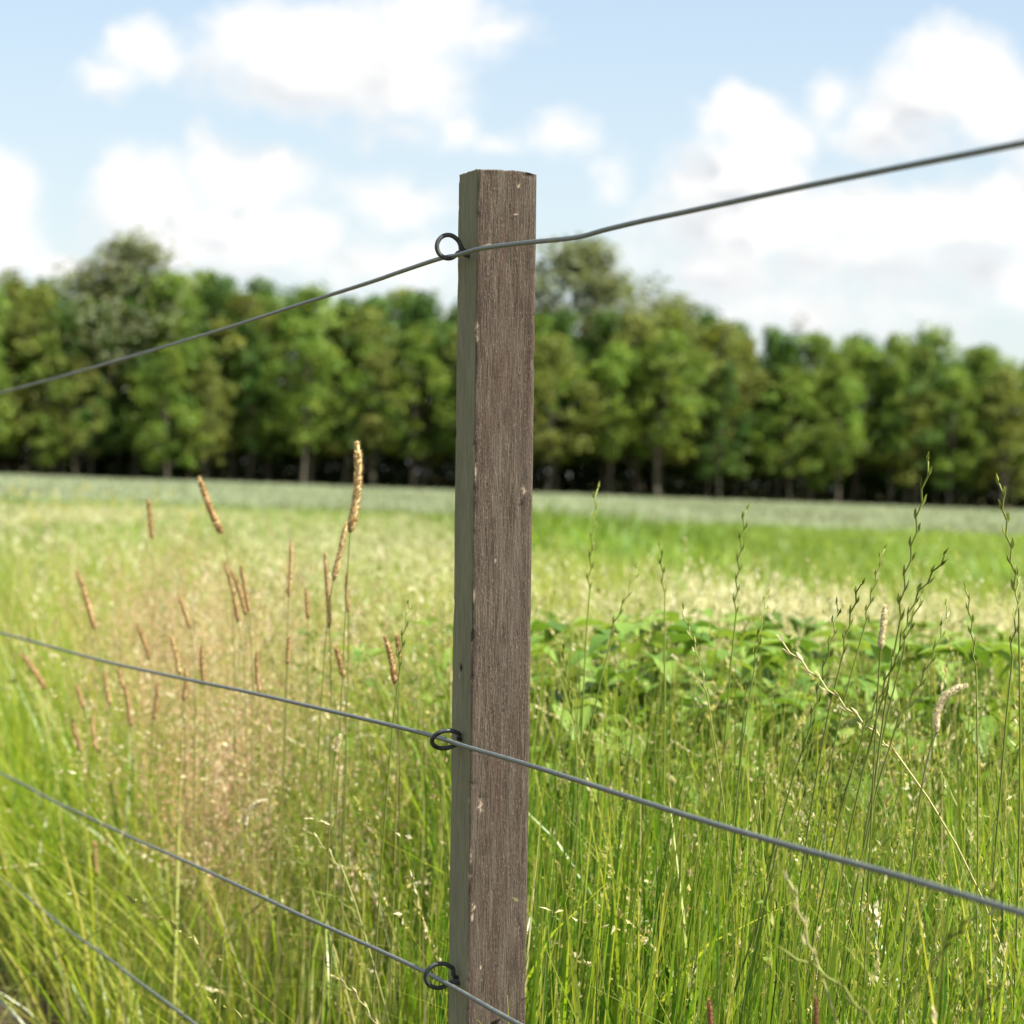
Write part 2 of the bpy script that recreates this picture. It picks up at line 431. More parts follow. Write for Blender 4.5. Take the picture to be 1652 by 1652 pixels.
# the skyline rows behind: top heights follow the skyline of the wood
SKY_X = [-150, 0, 40, 110, 250, 320, 370, 430, 490, 570, 620, 660, 720, 800, 1000, 1070, 1160, 1220, 1310, 1360, 1410, 1500, 1560, 1600, 1652, 1800]
SKY_Y = [460, 455, 438, 455, 445, 448, 462, 462, 457, 482, 492, 468, 482, 500, 505, 500, 515, 540, 530, 547, 537, 535, 552, 570, 562, 575]
for row, (dd, step) in enumerate(((5, 58), (10, 66), (18, 84), (27, 105))):
    px = -140 + row * 17
    while px < 1790:
        p = px + rng.uniform(-14, 14)
        top = np.interp(p, SKY_X, SKY_Y) + rng.uniform(-4, 22) + (30 if rng.random() < .3 else 0)
        k = rng.choice(['green', 'dark', 'olive'], p=[.30, .55, .15])  # mostly dark leaves: shadow between the front crowns painted as leaf colour
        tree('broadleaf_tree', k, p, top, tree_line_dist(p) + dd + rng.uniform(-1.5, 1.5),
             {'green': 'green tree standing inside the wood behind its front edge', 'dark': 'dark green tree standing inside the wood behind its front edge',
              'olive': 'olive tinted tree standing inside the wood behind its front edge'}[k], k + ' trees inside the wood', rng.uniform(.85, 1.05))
        px += step
tree('willow_tree', 'pale', 186, 392, 217, 'tall pale grey-green tree rising above the wood left of the post', None, 1.35)
tree('willow_tree', 'pale', 914, 402, 236, 'tallest pale olive-grey tree rising above the wood right of the post', None, 1.5)
tree('willow_tree', 'pale', 1075, 486, 240, 'lower pale olive tree showing above the wood beside the tallest one', None, 1.5)
tree('bare_tree', 'grey', 1278, 512, 240, 'thin greyish bare-looking treetop poking out of the wood at right', None, .8)

# undergrowth of the wood, the shade under the trees put into its leaf colour
ug = Geo()
UNDER = leaf_mat('undergrowth_shade_leaf', [(0, (.018, .034, .014)), (1, (.055, .08, .026))], trans=.25, rough=.7, spec=.1)
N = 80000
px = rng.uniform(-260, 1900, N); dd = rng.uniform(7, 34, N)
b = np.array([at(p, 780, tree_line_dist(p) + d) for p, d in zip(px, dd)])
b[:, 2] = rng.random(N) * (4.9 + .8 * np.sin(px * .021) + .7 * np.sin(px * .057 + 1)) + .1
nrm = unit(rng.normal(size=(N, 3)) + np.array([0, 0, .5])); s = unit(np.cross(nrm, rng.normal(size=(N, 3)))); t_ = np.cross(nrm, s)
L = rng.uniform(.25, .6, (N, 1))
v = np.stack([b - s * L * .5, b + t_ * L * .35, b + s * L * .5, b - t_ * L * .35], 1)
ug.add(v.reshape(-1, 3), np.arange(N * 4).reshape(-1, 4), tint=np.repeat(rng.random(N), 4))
tag(ug.obj('undergrowth', UNDER, smooth=False), 'undergrowth beneath the trees of the wood, its leaf colour darkened as shade', 'undergrowth', kind='stuff')

# ------------------------------------------------------------------ scatter helpers
def scatter(n, d0, d1, x0=-260, x1=1900, power=2.0):
    """ground points in the wedge the camera looks over, uniform per area"""
    D = (d0 ** power + rng.random(n) * (d1 ** power - d0 ** power)) ** (1 / power)
    px = rng.uniform(x0, x1, n)
    x = (px - CPX) / FPX * D
    return np.column_stack([x, D, np.zeros(n)]), px, D

# blue-green cereal field in front of the wood
crop_m = leaf_mat('cereal_leaf', [(0, (.20, .26, .14)), (.55, (.29, .345, .205)), (1, (.40, .45, .29))], trans=.3, rough=.55, vary=.12)
cg = Geo()
b, px, D = scatter(110000, 82, 212, -320, 1980, 1.6)
n = len(b)
ribbons(cg, b, rng.uniform(.10, .24, n) * (1 + .3 * patch(b[:, 0], b[:, 1], .35, 1.0)), .02 + D * .0006, rng.uniform(0, 6.28, n), rng.uniform(0, .15, n), rng.uniform(.05, .5, n), 2)
tag(cg.obj('cereal_field', crop_m), 'pale blue-green cereal crop stretching to the wood', 'crop', kind='stuff')

# light green weeds between the meadow and the crop
weed_m = leaf_mat('weed_leaf', [(0, (.13, .215, .03)), (.6, (.225, .325, .05)), (1, (.35, .40, .10))], trans=.45, vary=.4)
wg = Geo()
b, px, D = scatter(90000, 13, 92, -300, 1950, 1.25)
n = len(b)
hh = rng.uniform(.55, 1.0, n) * (.8 + .45 * patch(b[:, 0], b[:, 1], 1.1, .4)) * np.interp(D, [13, 18, 30, 45, 70, 92], [.62, .70, .62, .45, .25, .16])
cl_ = np.clip(patch(b[:, 0], b[:, 1], .45, 1.3) - .6, 0, 1) / .4 * (D > 34) * (D < 70)
hh = hh * (1 + 1.1 * cl_)
ribbons(wg, b, hh, rng.uniform(.5, 1.4, n) * (.012 + D * .0011), rng.uniform(0, 6.28, n), rng.uniform(0, .35, n), rng.uniform(.1, .9, n), 3, np.clip(rng.normal(.45, .2, n) + .5 * (patch(b[:, 0], b[:, 1], .5, 2.0) - .5) - np.interp(D, [55, 80], [0, .15]) - .4 * cl_, 0, 1))
tag(wg.obj('green_weeds', weed_m), 'bright green weeds and low grass edging the crop field', 'weeds', kind='stuff')
fl_m = leaf_mat('yellow_petal', [(0, (.45, .36, .03)), (1, (.62, .52, .06))], trans=.3)
fg = Geo()
b, px, D = scatter(70, 19, 28, -200, 330)
n = len(b); b[:, 2] = rng.uniform(.8, 1.05, n)
for _ in range(5):
    diamonds(fg, b + rng.normal(0, .02, b.shape), rng.normal(size=(n, 3)), .022, .018, rng.random(n))
ribbons(fg, b * np.array([1, 1, 0]), b[:, 2], np.full(n, .006), rng.uniform(0, 6.28, n), np.zeros(n), np.zeros(n), 1)
tag(fg.obj('yellow_flowers', fl_m), 'scattered yellow flowers of the far meadow edge', 'flowers', kind='stuff')

# ------------------------------------------------------------------ meadow grass
green_m = leaf_mat('meadow_blade', [(0, (.035, .105, .008)), (.2, (.10, .24, .014)), (.5, (.25, .37, .028)), (.78, (.43, .46, .08)), (1, (.66, .58, .30))],
                   trans=.54, rough=.33, spec=.5, along=[(0, (.20, .19, .06), .4), (.35, (.1, .15, .02), 0), (.8, (.2, .2, .04), 0), (1, (.42, .34, .12), .45)])
seed_m = leaf_mat('seed_head', [(0, (.13, .21, .025)), (.4, (.29, .32, .08)), (.7, (.48, .43, .21)), (1, (.68, .62, .42))], trans=.4, rough=.45)
rust_m = leaf_mat('rusty_panicle', [(0, (.42, .26, .15)), (.5, (.62, .45, .27)), (1, (.78, .64, .44))], trans=.45, rough=.6, tr_tint=(1.1, .95, .7))
pale_m = leaf_mat('pale_grass', [(0, (.24, .30, .09)), (.4, (.46, .46, .22)), (.7, (.72, .68, .44)), (1, (.85, .80, .62))], trans=.45, rough=.55, tr_tint=(1.05, 1, .75))

def keep(b, lo, *arrs):
    s = fence_side(b); k = s > lo
    return [b[k]] + [a[k] for a in arrs]


# -- near blades
ng = Geo()
b, px, D = scatter(68000, 2.0, 7.2)
b, px, D = keep(b, .13 + rng.normal(0, .05, len(b)), px, D)
s = fence_side(b) - .4 * np.clip((190 - px) / 160, 0, 1) * np.clip((7.6 - D) / .8, 0, 1); b, px, D, s = b[s > .02], px[s > .02], D[s > .02], s[s > .02]; n = len(b)
clump = patch(b[:, 0], b[:, 1], 7.0, 1) * .6 + patch(b[:, 0], b[:, 1], 17, 2.2) * .4
k = rng.random(n) < (.45 + .55 * clump) * np.interp(s, [0, .5], [.55, 1])
b, px, D, s, clump = b[k], px[k], D[k], s[k], clump[k]; n = len(b)
kl = np.clip((px - 420) / 350, 0, 1)               # on the left the edge of the grass is lower and looser
hmax = kl * np.interp(s, [0, .12, .35, .8, 2], [.5, .8, .98, 1.06, 1.06]) + (1 - kl) * np.interp(s, [0, .25, .6, 1.1, 2], [.26, .42, .68, .95, 1.02])
h = hmax * rng.uniform(.4, 1.0, n) * (.85 + .2 * clump)
waz = np.pi * .94 + rng.normal(0, 2.2, n)          # the breeze leans the grass to the left
waz = np.where((np.cos(waz) * XA[0] + np.sin(waz) * XA[1] < -.2) & (s < .6), waz + np.pi * .62, waz)
tn = np.clip(rng.beta(1.1, 1.55, n) * .82 + np.where(rng.random(n) < .07, .5, 0) - np.where(rng.random(n) < .10, .35, 0) + np.where(px < 720, .2, 0), 0, 1)
ribbons(ng, b, h, .0028 + .0092 * rng.random(n) ** 1.5, waz, rng.uniform(0, .14, n), rng.gamma(1.1, .13, n), 5, tn)
near_o = tag(ng.obj('meadow_grass', green_m), 'tall green and yellowing meadow grass growing along the fence', 'grass', kind='stuff')

# -- farther blades, to the edge of the weeds
fg2 = Geo()
b, px, D = scatter(80000, 6.8, 19)
b, px, D = keep(b, .12, px, D)
n = len(b)
k = (px < 1100) | (D < 8.0) | (rng.random(n) < .3)
b, px, D = b[k], px[k], D[k]; n = len(b)
cl = patch(b[:, 0], b[:, 1], 3.1, .6)
h = rng.uniform(.5, .95, n) * (.86 + .26 * cl) * np.interp(D, [7, 12, 19], [1, .98, .9])
tn = np.clip(rng.normal(.52, .2, n) + .2 * (cl - .5), 0, 1)
ribbons(fg2, b, h, rng.uniform(.004, .010, n), np.pi * .94 + rng.normal(0, 1.2, n), rng.uniform(0, .25, n), rng.gamma(1.5, .16, n), 3, tn)
tag(fg2.obj('meadow_grass', green_m), 'meadow grass of the middle distance stretching away behind the post', 'grass', kind='stuff')

# -- grass in seed: thin stalks carrying pale spikelets
def seed_stalks(geo, b, h, head, nsp, spread, l, w, tint_stem, tint_head, lean=.16, bend=.22, sw=.0016, azs=.9):
    n = len(b); az_ = np.pi * .97 + rng.normal(0, azs, n)
    back = (np.cos(az_) * XA[0] + np.sin(az_) * XA[1] < -.25) & (fence_side(b) < 1.2)   # the fence keeps the stalks off its near side
    az_ = np.where(back, az_ + np.pi * .62, az_)
    c = ribbons(geo, b, h, np.full(n, sw) * rng.uniform(.8, 1.3, n), az_, rng.uniform(0, lean, n), rng.gamma(1.5, bend / 1.5, n), 6, tint_stem, face=rng.uniform(0, 6.28, n))
    # spikelets along the top part of each stalk
    tt = 1 - head[:, None] * rng.random((n, nsp)) ** 1.15
    x = tt * 6; i0 = np.clip(x.astype(int), 0, 5); f = (x - i0)[..., None]
    ar = np.arange(n)[:, None]
    p = c[ar, i0] * (1 - f) + c[ar, i0 + 1] * f
    d = unit(c[ar, i0 + 1] - c[ar, i0])
    prof = np.sin(np.pi * np.clip((1 - tt) / np.maximum(head[:, None], 1e-3), 0, 1) ** .7)[..., None]
    off = rng.normal(size=(n, nsp, 3)) * spread[:, None, None] * (.25 + prof)
    p = p + off
    dd = d + rng.normal(size=(n, nsp, 3)) * .35 + off / np.maximum(spread[:, None, None], 1e-4) * .12
    diamonds(geo, p.reshape(-1, 3), dd.reshape(-1, 3), rng.uniform(.7, 1.3, n * nsp) * l, rng.uniform(.7, 1.3, n * nsp) * w,
             np.clip(np.repeat(tint_head, nsp) + rng.normal(0, .12, n * nsp), 0, 1))

sg = Geo()
b, px, D = scatter(5200, 2.3, 8.5)
b, px, D = keep(b, .3, px, D); n = len(b)
s = fence_side(b)
h = np.interp(s, [.2, .7, 2], [.55, .92, 1.02]) * rng.uniform(.6, 1.08, n)
seed_stalks(sg, b, h, rng.uniform(.12, .32, n), 15, rng.uniform(.0012, .0035, n), .0105, .0036, rng.uniform(.05, .55, n), rng.beta(2.2, 1.5, n))
b, px, D = scatter(6000, 2.3, 8.0)
b, px, D = keep(b, .35, px, D); n = len(b)
s = fence_side(b)
h = np.interp(s, [.2, .7, 2], [.7, 1.0, 1.08]) * rng.uniform(.6, 1.08, n)
seed_stalks(sg, b, h, rng.uniform(.10, .22, n), 14, rng.uniform(.0005, .0014, n), .0145, .0050, rng.uniform(.0, .6, n), rng.beta(2.6, 1.1, n), .7, .35, .0018, 2.4)
b, px, D = scatter(4800, 2.3, 7.0)
b, px, D = keep(b, .35, px, D); n = len(b)
h = rng.uniform(.5, 1.08, n)
seed_stalks(sg, b, h, rng.uniform(.2, .35, n), 18, rng.uniform(.0004, .0010, n), .011, .0028, rng.uniform(.0, .25, n), rng.uniform(0, .3, n), .7, .3, .0016, 3.0)
tag(sg.obj('seeding_grass', seed_m), 'grass in seed with pale cream spikelets among the green blades', 'grass', kind='stuff')

# -- rusty bent grass, mostly left of the post
rg = Geo()
b, px, D = scatter(4400, 4.6, 10, -100, 780)
k = (fence_side(b) > .3) & (rng.random(len(b)) < np.exp(-((px - 300) / 210) ** 2) * (.35 + .65 * patch(b[:, 0], b[:, 1], 5, .4)) + .07)
b, px, D = b[k], px[k], D[k]; n = len(b)
h = np.clip(rng.normal(.84, .15, n), .45, 1.12)
seed_stalks(rg, b, h, rng.uniform(.18, .36, n), 44, rng.uniform(.007, .022, n), .0075, .0032, rng.uniform(0, .6, n), rng.beta(2, 2, n), .12, .15, .0013)
b, px, D = scatter(480, 5.0, 6.6, 60, 520)
k = (fence_side(b) > .25) & (rng.random(len(b)) < np.exp(-((px - 285) / 120) ** 2)); b = b[k]; n = len(b)
seed_stalks(rg, b, rng.uniform(.5, .86, n), rng.uniform(.22, .4, n), 60, rng.uniform(.010, .026, n), .0095, .0042, rng.uniform(0, .6, n), rng.beta(2.4, 1.8, n), .15, .2, .0014)
tag(rg.obj('rusty_grass', rust_m), 'reddish brown bent grass in flower left of the post', 'grass', kind='stuff')

# -- pale dry grass bank behind the leafy plants, right of the post, and thinner left of it
pg = Geo()
b, px, D = scatter(22000, 8.4, 13.4, 900, 1950)
n = len(b)
k = rng.random(n) < np.interp(px + 60 * np.sin(D * 2.1), [960, 1160, 1350], [.02, .22, .8]); b, px, D = b[k], px[k], D[k]; n = len(b)
seed_stalks(pg, b, rng.uniform(.66, .88, n) * (.9 + .18 * patch(b[:, 0], b[:, 1], 2.3, .3)), rng.uniform(.15, .3, n), 11, rng.uniform(.01, .03, n), .035, .008,
            rng.uniform(0, .35, n), np.clip(rng.beta(2.4, 1.4, n) * (.75 + .4 * patch(b[:, 0], b[:, 1], 2.7, 1.2)), 0, 1), .2, .4, .004)
b, px, D = scatter(3000, 7.0, 17, -200, 1000)
b, px, D = keep(b, .3, px, D); n = len(b)
k = patch(b[:, 0], b[:, 1], 2.0, 2.0) > rng.random(n) * .9; b, px, D = b[k], px[k], D[k]; n = len(b)
seed_stalks(pg, b, rng.uniform(.75, 1.04, n), rng.uniform(.18, .35, n), 9, rng.uniform(.008, .02, n), .026, .007,
            rng.uniform(0, .3, n), rng.beta(1.5, 1.9, n), .2, .35, .003)
b, px, D = scatter(12000, 13, 66, -250, 860, 1.2); n = len(b)
k = patch(b[:, 0], b[:, 1], .9, 2.0) > rng.random(n); b, px, D = b[k], px[k], D[k]; n = len(b)
seed_stalks(pg, b, rng.uniform(.62, .9, n) * np.interp(D, [12, 30, 66], [1, .85, .42]), rng.uniform(.18, .35, n), 7, rng.uniform(.01, .04, n), .05, .016,
            rng.uniform(0, .35, n), np.clip(rng.normal(.42, .16, n), 0, 1), .2, .35, .008)
tag(pg.obj('pale_grass', pale_m), 'pale straw coloured seeding grass forming a light band behind the green', 'grass', kind='stuff')

# -- short verge on the near side of the fence, with dry litter over the soil
vg = Geo()
b = np.column_stack([rng.uniform(-5, 2.5, 30000), rng.uniform(.6, 10, 30000), np.zeros(30000)])
s = fence_side(b)
k = (s < .12) & (rng.random(len(b)) < np.interp(s, [-1.2, -.5, -.25, .1], [.75, .3, .16, .6]) * (.35 + .65 * patch(b[:, 0], b[:, 1], 3.3, 1.0)))
b = b[k]; s = s[k]; n = len(b)
ribbons(vg, b, np.interp(s, [-.5, .1], [.10, .26]) * rng.uniform(.4, 1.3, n), rng.uniform(.0025, .005, n), rng.uniform(0, 6.28, n), rng.uniform(0, .5, n), rng.gamma(1.6, .25, n), 3,
        np.clip(rng.beta(2, 2, n), 0, 1))
m_ = 5000
lb = np.column_stack([rng.uniform(-4.5, 1.5, m_), rng.uniform(1.5, 9.5, m_), rng.uniform(.008, .03, m_)])
lb = lb[np.abs(fence_side(lb)) < .6]; m_ = len(lb); a_ = rng.uniform(0, 6.28, m_)
diamonds(vg, lb, np.column_stack([np.cos(a_), np.sin(a_), rng.normal(0, .12, m_)]), rng.uniform(.04, .16, m_), rng.uniform(.003, .006, m_), rng.uniform(.82, 1, m_))
ab, px, D = scatter(700, 5.2, 7.6, -120, 520)
s_ = fence_side(ab); k = (s_ > .02) & (s_ < .55); ab = ab[k]; n = len(ab)
ribbons(vg, ab, rng.uniform(.35, .85, n), rng.uniform(.003, .007, n), np.pi + rng.normal(0, 1.6, n), rng.uniform(.15, .6, n), rng.uniform(.1, .6, n), 6, np.clip(rng.normal(.66, .18, n), 0, 1))
tag(vg.obj('verge_grass', green_m), 'short sparse grass and dry litter over bare soil along the foot of the fence', 'grass', kind='stuff')

# ------------------------------------------------------------------ leafy plants behind the grass
broad_m = leaf_mat('broad_leaf', [(0, (.075, .155, .020)), (.5, (.14, .24, .034)), (1, (.23, .33, .065))], trans=.36, rough=.5, spec=.3)
stemg_m = leaf_mat('green_stem', [(0, (.055, .085, .018)), (1, (.11, .13, .03))], trans=.15)
def leafy_plant_meshes(seed):
    r = np.random.default_rng(seed)
    sgeo, lgeo = Geo(), Geo()
    for k in range(6):
        a = k * 1.05 + r.uniform(-.3, .3); ln = r.uniform(.08, .26)
        H = r.uniform(.72, 1.0)
        pth = catmull([(0, 0, 0), (math.cos(a) * ln * .4, math.sin(a) * ln * .4, H * .5), (math.cos(a) * ln, math.sin(a) * ln, H)], 5)
        tube(sgeo, pth[:-3], np.linspace(.0045, .0012, len(pth) - 3), 6, tint=r.random())
        for j in range(17):
            t = .25 + .75 * (j + r.random() * .6) / 17
            c = pth[min(int(t * (len(pth) - 1)), len(pth) - 1)]
            la = r.uniform(0, 6.28); L = r.uniform(.07, .125) * (1.1 - .35 * t); Wd = L * r.uniform(.55, .75)
            d = np.array([math.cos(la), math.sin(la), r.uniform(-.15, .55)]); d /= np.linalg.norm(d)
            sd = np.cross(d, [0, 0, 1]); sd /= np.linalg.norm(sd); nn = np.cross(sd, d)
            tt = np.array([0, .12, .28, .45, .62, .78, .9, 1.0]); ww = np.array([.04, .62, .95, 1, .88, .6, .3, .02]) * Wd * .5
            droop = -(tt ** 2) * L * r.uniform(.2, .75)
            mid = c + d * (.02 + tt[:, None] * L) + np.array([0, 0, 1.0]) * droop[:, None]
            e1 = mid - sd * ww[:, None] + nn * ww[:, None] * .45; e2 = mid + sd * ww[:, None] + nn * ww[:, None] * .45
            v = np.stack([e1, mid, e2], 1).reshape(-1, 3); q = []
            for i in range(7):
                q += [[i * 3, i * 3 + 1, i * 3 + 4, i * 3 + 3], [i * 3 + 1, i * 3 + 2, i * 3 + 5, i * 3 + 4]]
            lgeo.add(v, np.array(q), tint=r.random(), along=np.repeat(tt, 3))
    return sgeo.mesh('stem', stemg_m), lgeo.mesh('foliage', broad_m)
LP = [leafy_plant_meshes(s) for s in (21, 22, 23, 24)]
spots = [(px, d) for d in (5.4, 5.95, 6.5, 7.1) for px in np.arange(905, 1760, 230 / d)]
spots += [(640, 7.2), (672, 6.8), (705, 7.0), (602, 7.5), (728, 6.5), (745, 7.3)]
for px, d in spots:
    p = px + rng.uniform(-14, 14); D_ = d + rng.uniform(-.22, .22)
    b = at(p, 800, D_); b[2] = 0
    topy = 930 + (p - 900) * .035 + rng.uniform(0, 40) if p > 850 else 962 + rng.uniform(0, 25)
    H = at(p, topy, D_)[2]
    root = empty('leafy_plant', b, rng.uniform(0, 6.28)); root.scale = (H * 1.0, H * 1.0, H * 1.03)
    sm, lm = LP[rng.integers(4)]
    for nm, me in (('stem', sm), ('foliage', lm)):
        o = bpy.data.objects.new(nm, me); COL.objects.link(o); o.parent = root
    tag(root, 'broad-leaved green plant in the leafy row behind the grass right of the post' if p > 850 else 'broad-leaved green plant half hidden in the grass just left of the post',
        'plant', 'leafy plants right of the post' if p > 850 else 'leafy plants left of the post')

# ------------------------------------------------------------------ single foxtails
fox_m = leaf_mat('foxtail_head', [(0, (.38, .24, .11)), (.5, (.53, .38, .18)), (1, (.68, .55, .28))], trans=.2, rough=.7, spec=.1, tr_tint=(1.1, .9, .6))
foxs_m = leaf_mat('foxtail_stalk', [(0, (.13, .16, .035)), (1, (.30, .27, .09))], trans=.2)
def bez(p0, p1, p2, p3, n):
    t = np.linspace(0, 1, n)[:, None]
    return (1 - t) ** 3 * p0 + 3 * (1 - t) ** 2 * t * p1 + 3 * (1 - t) * t * t * p2 + t ** 3 * p3
def foxtail(tip, bot, wpx, D, label, tone, group, headm=None, bowf=None):
    pt, pb = at(*tip, D), at(*bot, D)
    rad = wpx * .56 / FPX * D
    d = pb - pt
    base = np.array([pb[0] + d[0] * .9, pb[1] + rng.uniform(-.05, .05), 0.0])
    root = empty('foxtail_stalk', base); root['kind'] = 'thing'
    stem = bez(base, base + [0, 0, pb[2] * .4], pb + d * 1.2, pb, 17)
    bow = unit(np.cross(d, fw)) * np.linalg.norm(d) * (rng.uniform(-.06, .06) if bowf is None else bowf)
    headp = bez(pb, pb - d * .33 + bow, pt + d * .33 + bow, pt, 9)
    curve = np.vstack([stem[:-1], headp]) - base
    hs = 16                                                    # samples before the head begins
    st = Geo(); tube(st, curve[:hs + 2], np.linspace(.0012, .0009, hs + 2), 6, tint=rng.random()); st.obj('stalk', foxs_m, root)
    a = np.array(curve[hs]); hp = np.array(curve[hs:])
    hp = catmull(hp, 4); n = len(hp); t = np.linspace(0, 1, n)
    prof = np.minimum(1, (t * 7 + .45)) * np.minimum(1, ((1 - t) * 5 + .25)) * (1 - .25 * t)
    hd = Geo(); tube(hd, hp, rad * .8 * prof * (1 + rng.normal(0, .05, n)), 9, tint=tone)
    m2 = 520                                                   # overlapping husks give the head its rough outline
    i = rng.integers(0, n - 1, m2); tan = unit(hp[i + 1] - hp[i]); rd = unit(np.cross(tan, rng.normal(size=(m2, 3))))
    diamonds(hd, hp[i] + rd * (rad * .8 * prof[i])[:, None], tan + rd * .8, rad * 1.25, rad * .36, np.clip(tone + rng.normal(0, .25, m2), 0, 1))
    hd.obj('seed_head', headm or fox_m, root)
    lf = Geo(); ribbons(lf, np.array([[0, 0, curve[5][2]]]) + curve[5] * np.array([1, 1, 0]), np.array([.22]), np.array([.004]), np.array([rng.uniform(0, 6.28)]), np.array([.3]), np.array([.5]), 5, np.array([.5]))
    lf.obj('leaf', green_m, root)
    tag(root, label, 'grass stalk', group)

FG = 'foxtails in the grass left of the post'
def fdepth(px, extra): return float(np.dot(on_fence(px, 900) - CAM, fw)) + extra
small = 'small brown foxtail among the rusty grass left of the post'
pales = 'small pale straw foxtail among the grass left of the post'
FOX = [((576, 711), (565, 857), 14.5, .12, 'largest foxtail, its straw head rising against the trees left of the post', .72),
       ((321, 768), (357, 860), 11.5, .15, 'thick brown foxtail leaning left, its tip at the foot of the wood', .4),
       ((239, 803), (245, 868), 8, .9, 'short upright brown foxtail left of the thick leaning one', .35),
       ((123, 917), (152, 1014), 9.5, .12, 'brown foxtail leaning left above the second wire near the left border', .4),
       ((559, 842), (538, 935), 10, .3, 'greenish foxtail leaning right just below the largest foxtail', .85),
       ((361, 905), (384, 1003), 8, .35, small, .25), ((371, 917), (396, 992), 7.5, .5, small, .2), ((388, 911), (401, 985), 7.5, .4, small, .3),
       ((289, 961), (306, 1012), 8, .35, pales, .8), ((219, 1005), (241, 1064), 8, .3, small, .4), ((274, 1021), (290, 1088), 8, .2, pales, .8),
       ((470, 868), (466, 962), 7.5, .5, pales, .65), ((523, 890), (531, 1012), 8, .4, 'slim rusty foxtail standing upright below the largest foxtail', .15),
       ((560, 922), (562, 988), 7, .5, small, .25), ((494, 948), (497, 998), 6.5, .6, small, .35), ((466, 1024), (464, 1072), 7, .3, pales, .6),
       ((541, 1041), (554, 1092), 9, .12, small, .5), ((620, 1025), (637, 1102), 10, .12, 'brown foxtail just left of the post at mid height', .35),
       ((641, 1024), (644, 1062), 8, .2, small, .4), ((33, 1054), (73, 1112), 9, .25, 'brown foxtail at the left border leaning below the second wire', .3),
       ((124, 1104), (136, 1142), 8, .2, pales, .7), ((170, 1080), (178, 1137), 8, .2, pales, .75), ((192, 1077), (201, 1113), 8, .25, pales, .75),
       ((201, 1102), (211, 1172), 8, .1, small, .5), ((115, 1160), (130, 1212), 8, .15, small, .55), ((148, 1154), (156, 1212), 7, .2, pales, .6),
       ((153, 1356), (157, 1412), 8, .08, 'lone orange-brown foxtail low in the grass left, between two wires', .5), ((326, 1040), (330, 1102), 8, .2, small, .45),
       ((415, 1050), (420, 1120), 7, .3, small, .3), ((255, 1100), (248, 1160), 7, .3, small, .3), ((300, 1075), (296, 1130), 8, .2, pales, .7)]
for tip, bot, w, ex, lab, tone in FOX:
    foxtail(tip, bot, w, fdepth(tip[0], ex + .4), lab, tone, FG)

cream_m = leaf_mat('cream_head', [(0, (.52, .46, .28)), (1, (.82, .76, .58))], trans=.35, rough=.6)
sorrel_m = leaf_mat('sorrel_head', [(0, (.20, .10, .06)), (.5, (.36, .17, .10)), (1, (.50, .34, .20))], trans=.3, rough=.6)
for tip, bot, w, ex, lab, tone, mt_, bw in [
        ((1562, 1104), (1512, 1180), 12, .9, 'cream nodding seed head curving over the green near the right border', .6, cream_m, -.3),
        ((432, 1290), (396, 1335), 9, .3, 'cream curled seed head in the rusty grass above the third wire', .6, cream_m, -.3),
        ((1429, 975), (1421, 1045), 11, .9, 'upright fluffy cream seed head below the tallest ryegrass ear', .8, cream_m, .0),
        ((550, 1185), (541, 1215), 8, .3, 'small whitish seed head left of the middle eye screw', .9, cream_m, .0),
        ((1144, 1612), (1150, 1690), 10, .25, 'reddish sorrel spike at the bottom edge right of the post', .4, sorrel_m, .0),
        ((1316, 1606), (1318, 1690), 9, .25, 'brownish red sorrel spike at the bottom edge farther right', .2, sorrel_m, .0)]:
    foxtail(tip, bot, w, fdepth(tip[0], ex), lab, tone, None, mt_, bw)

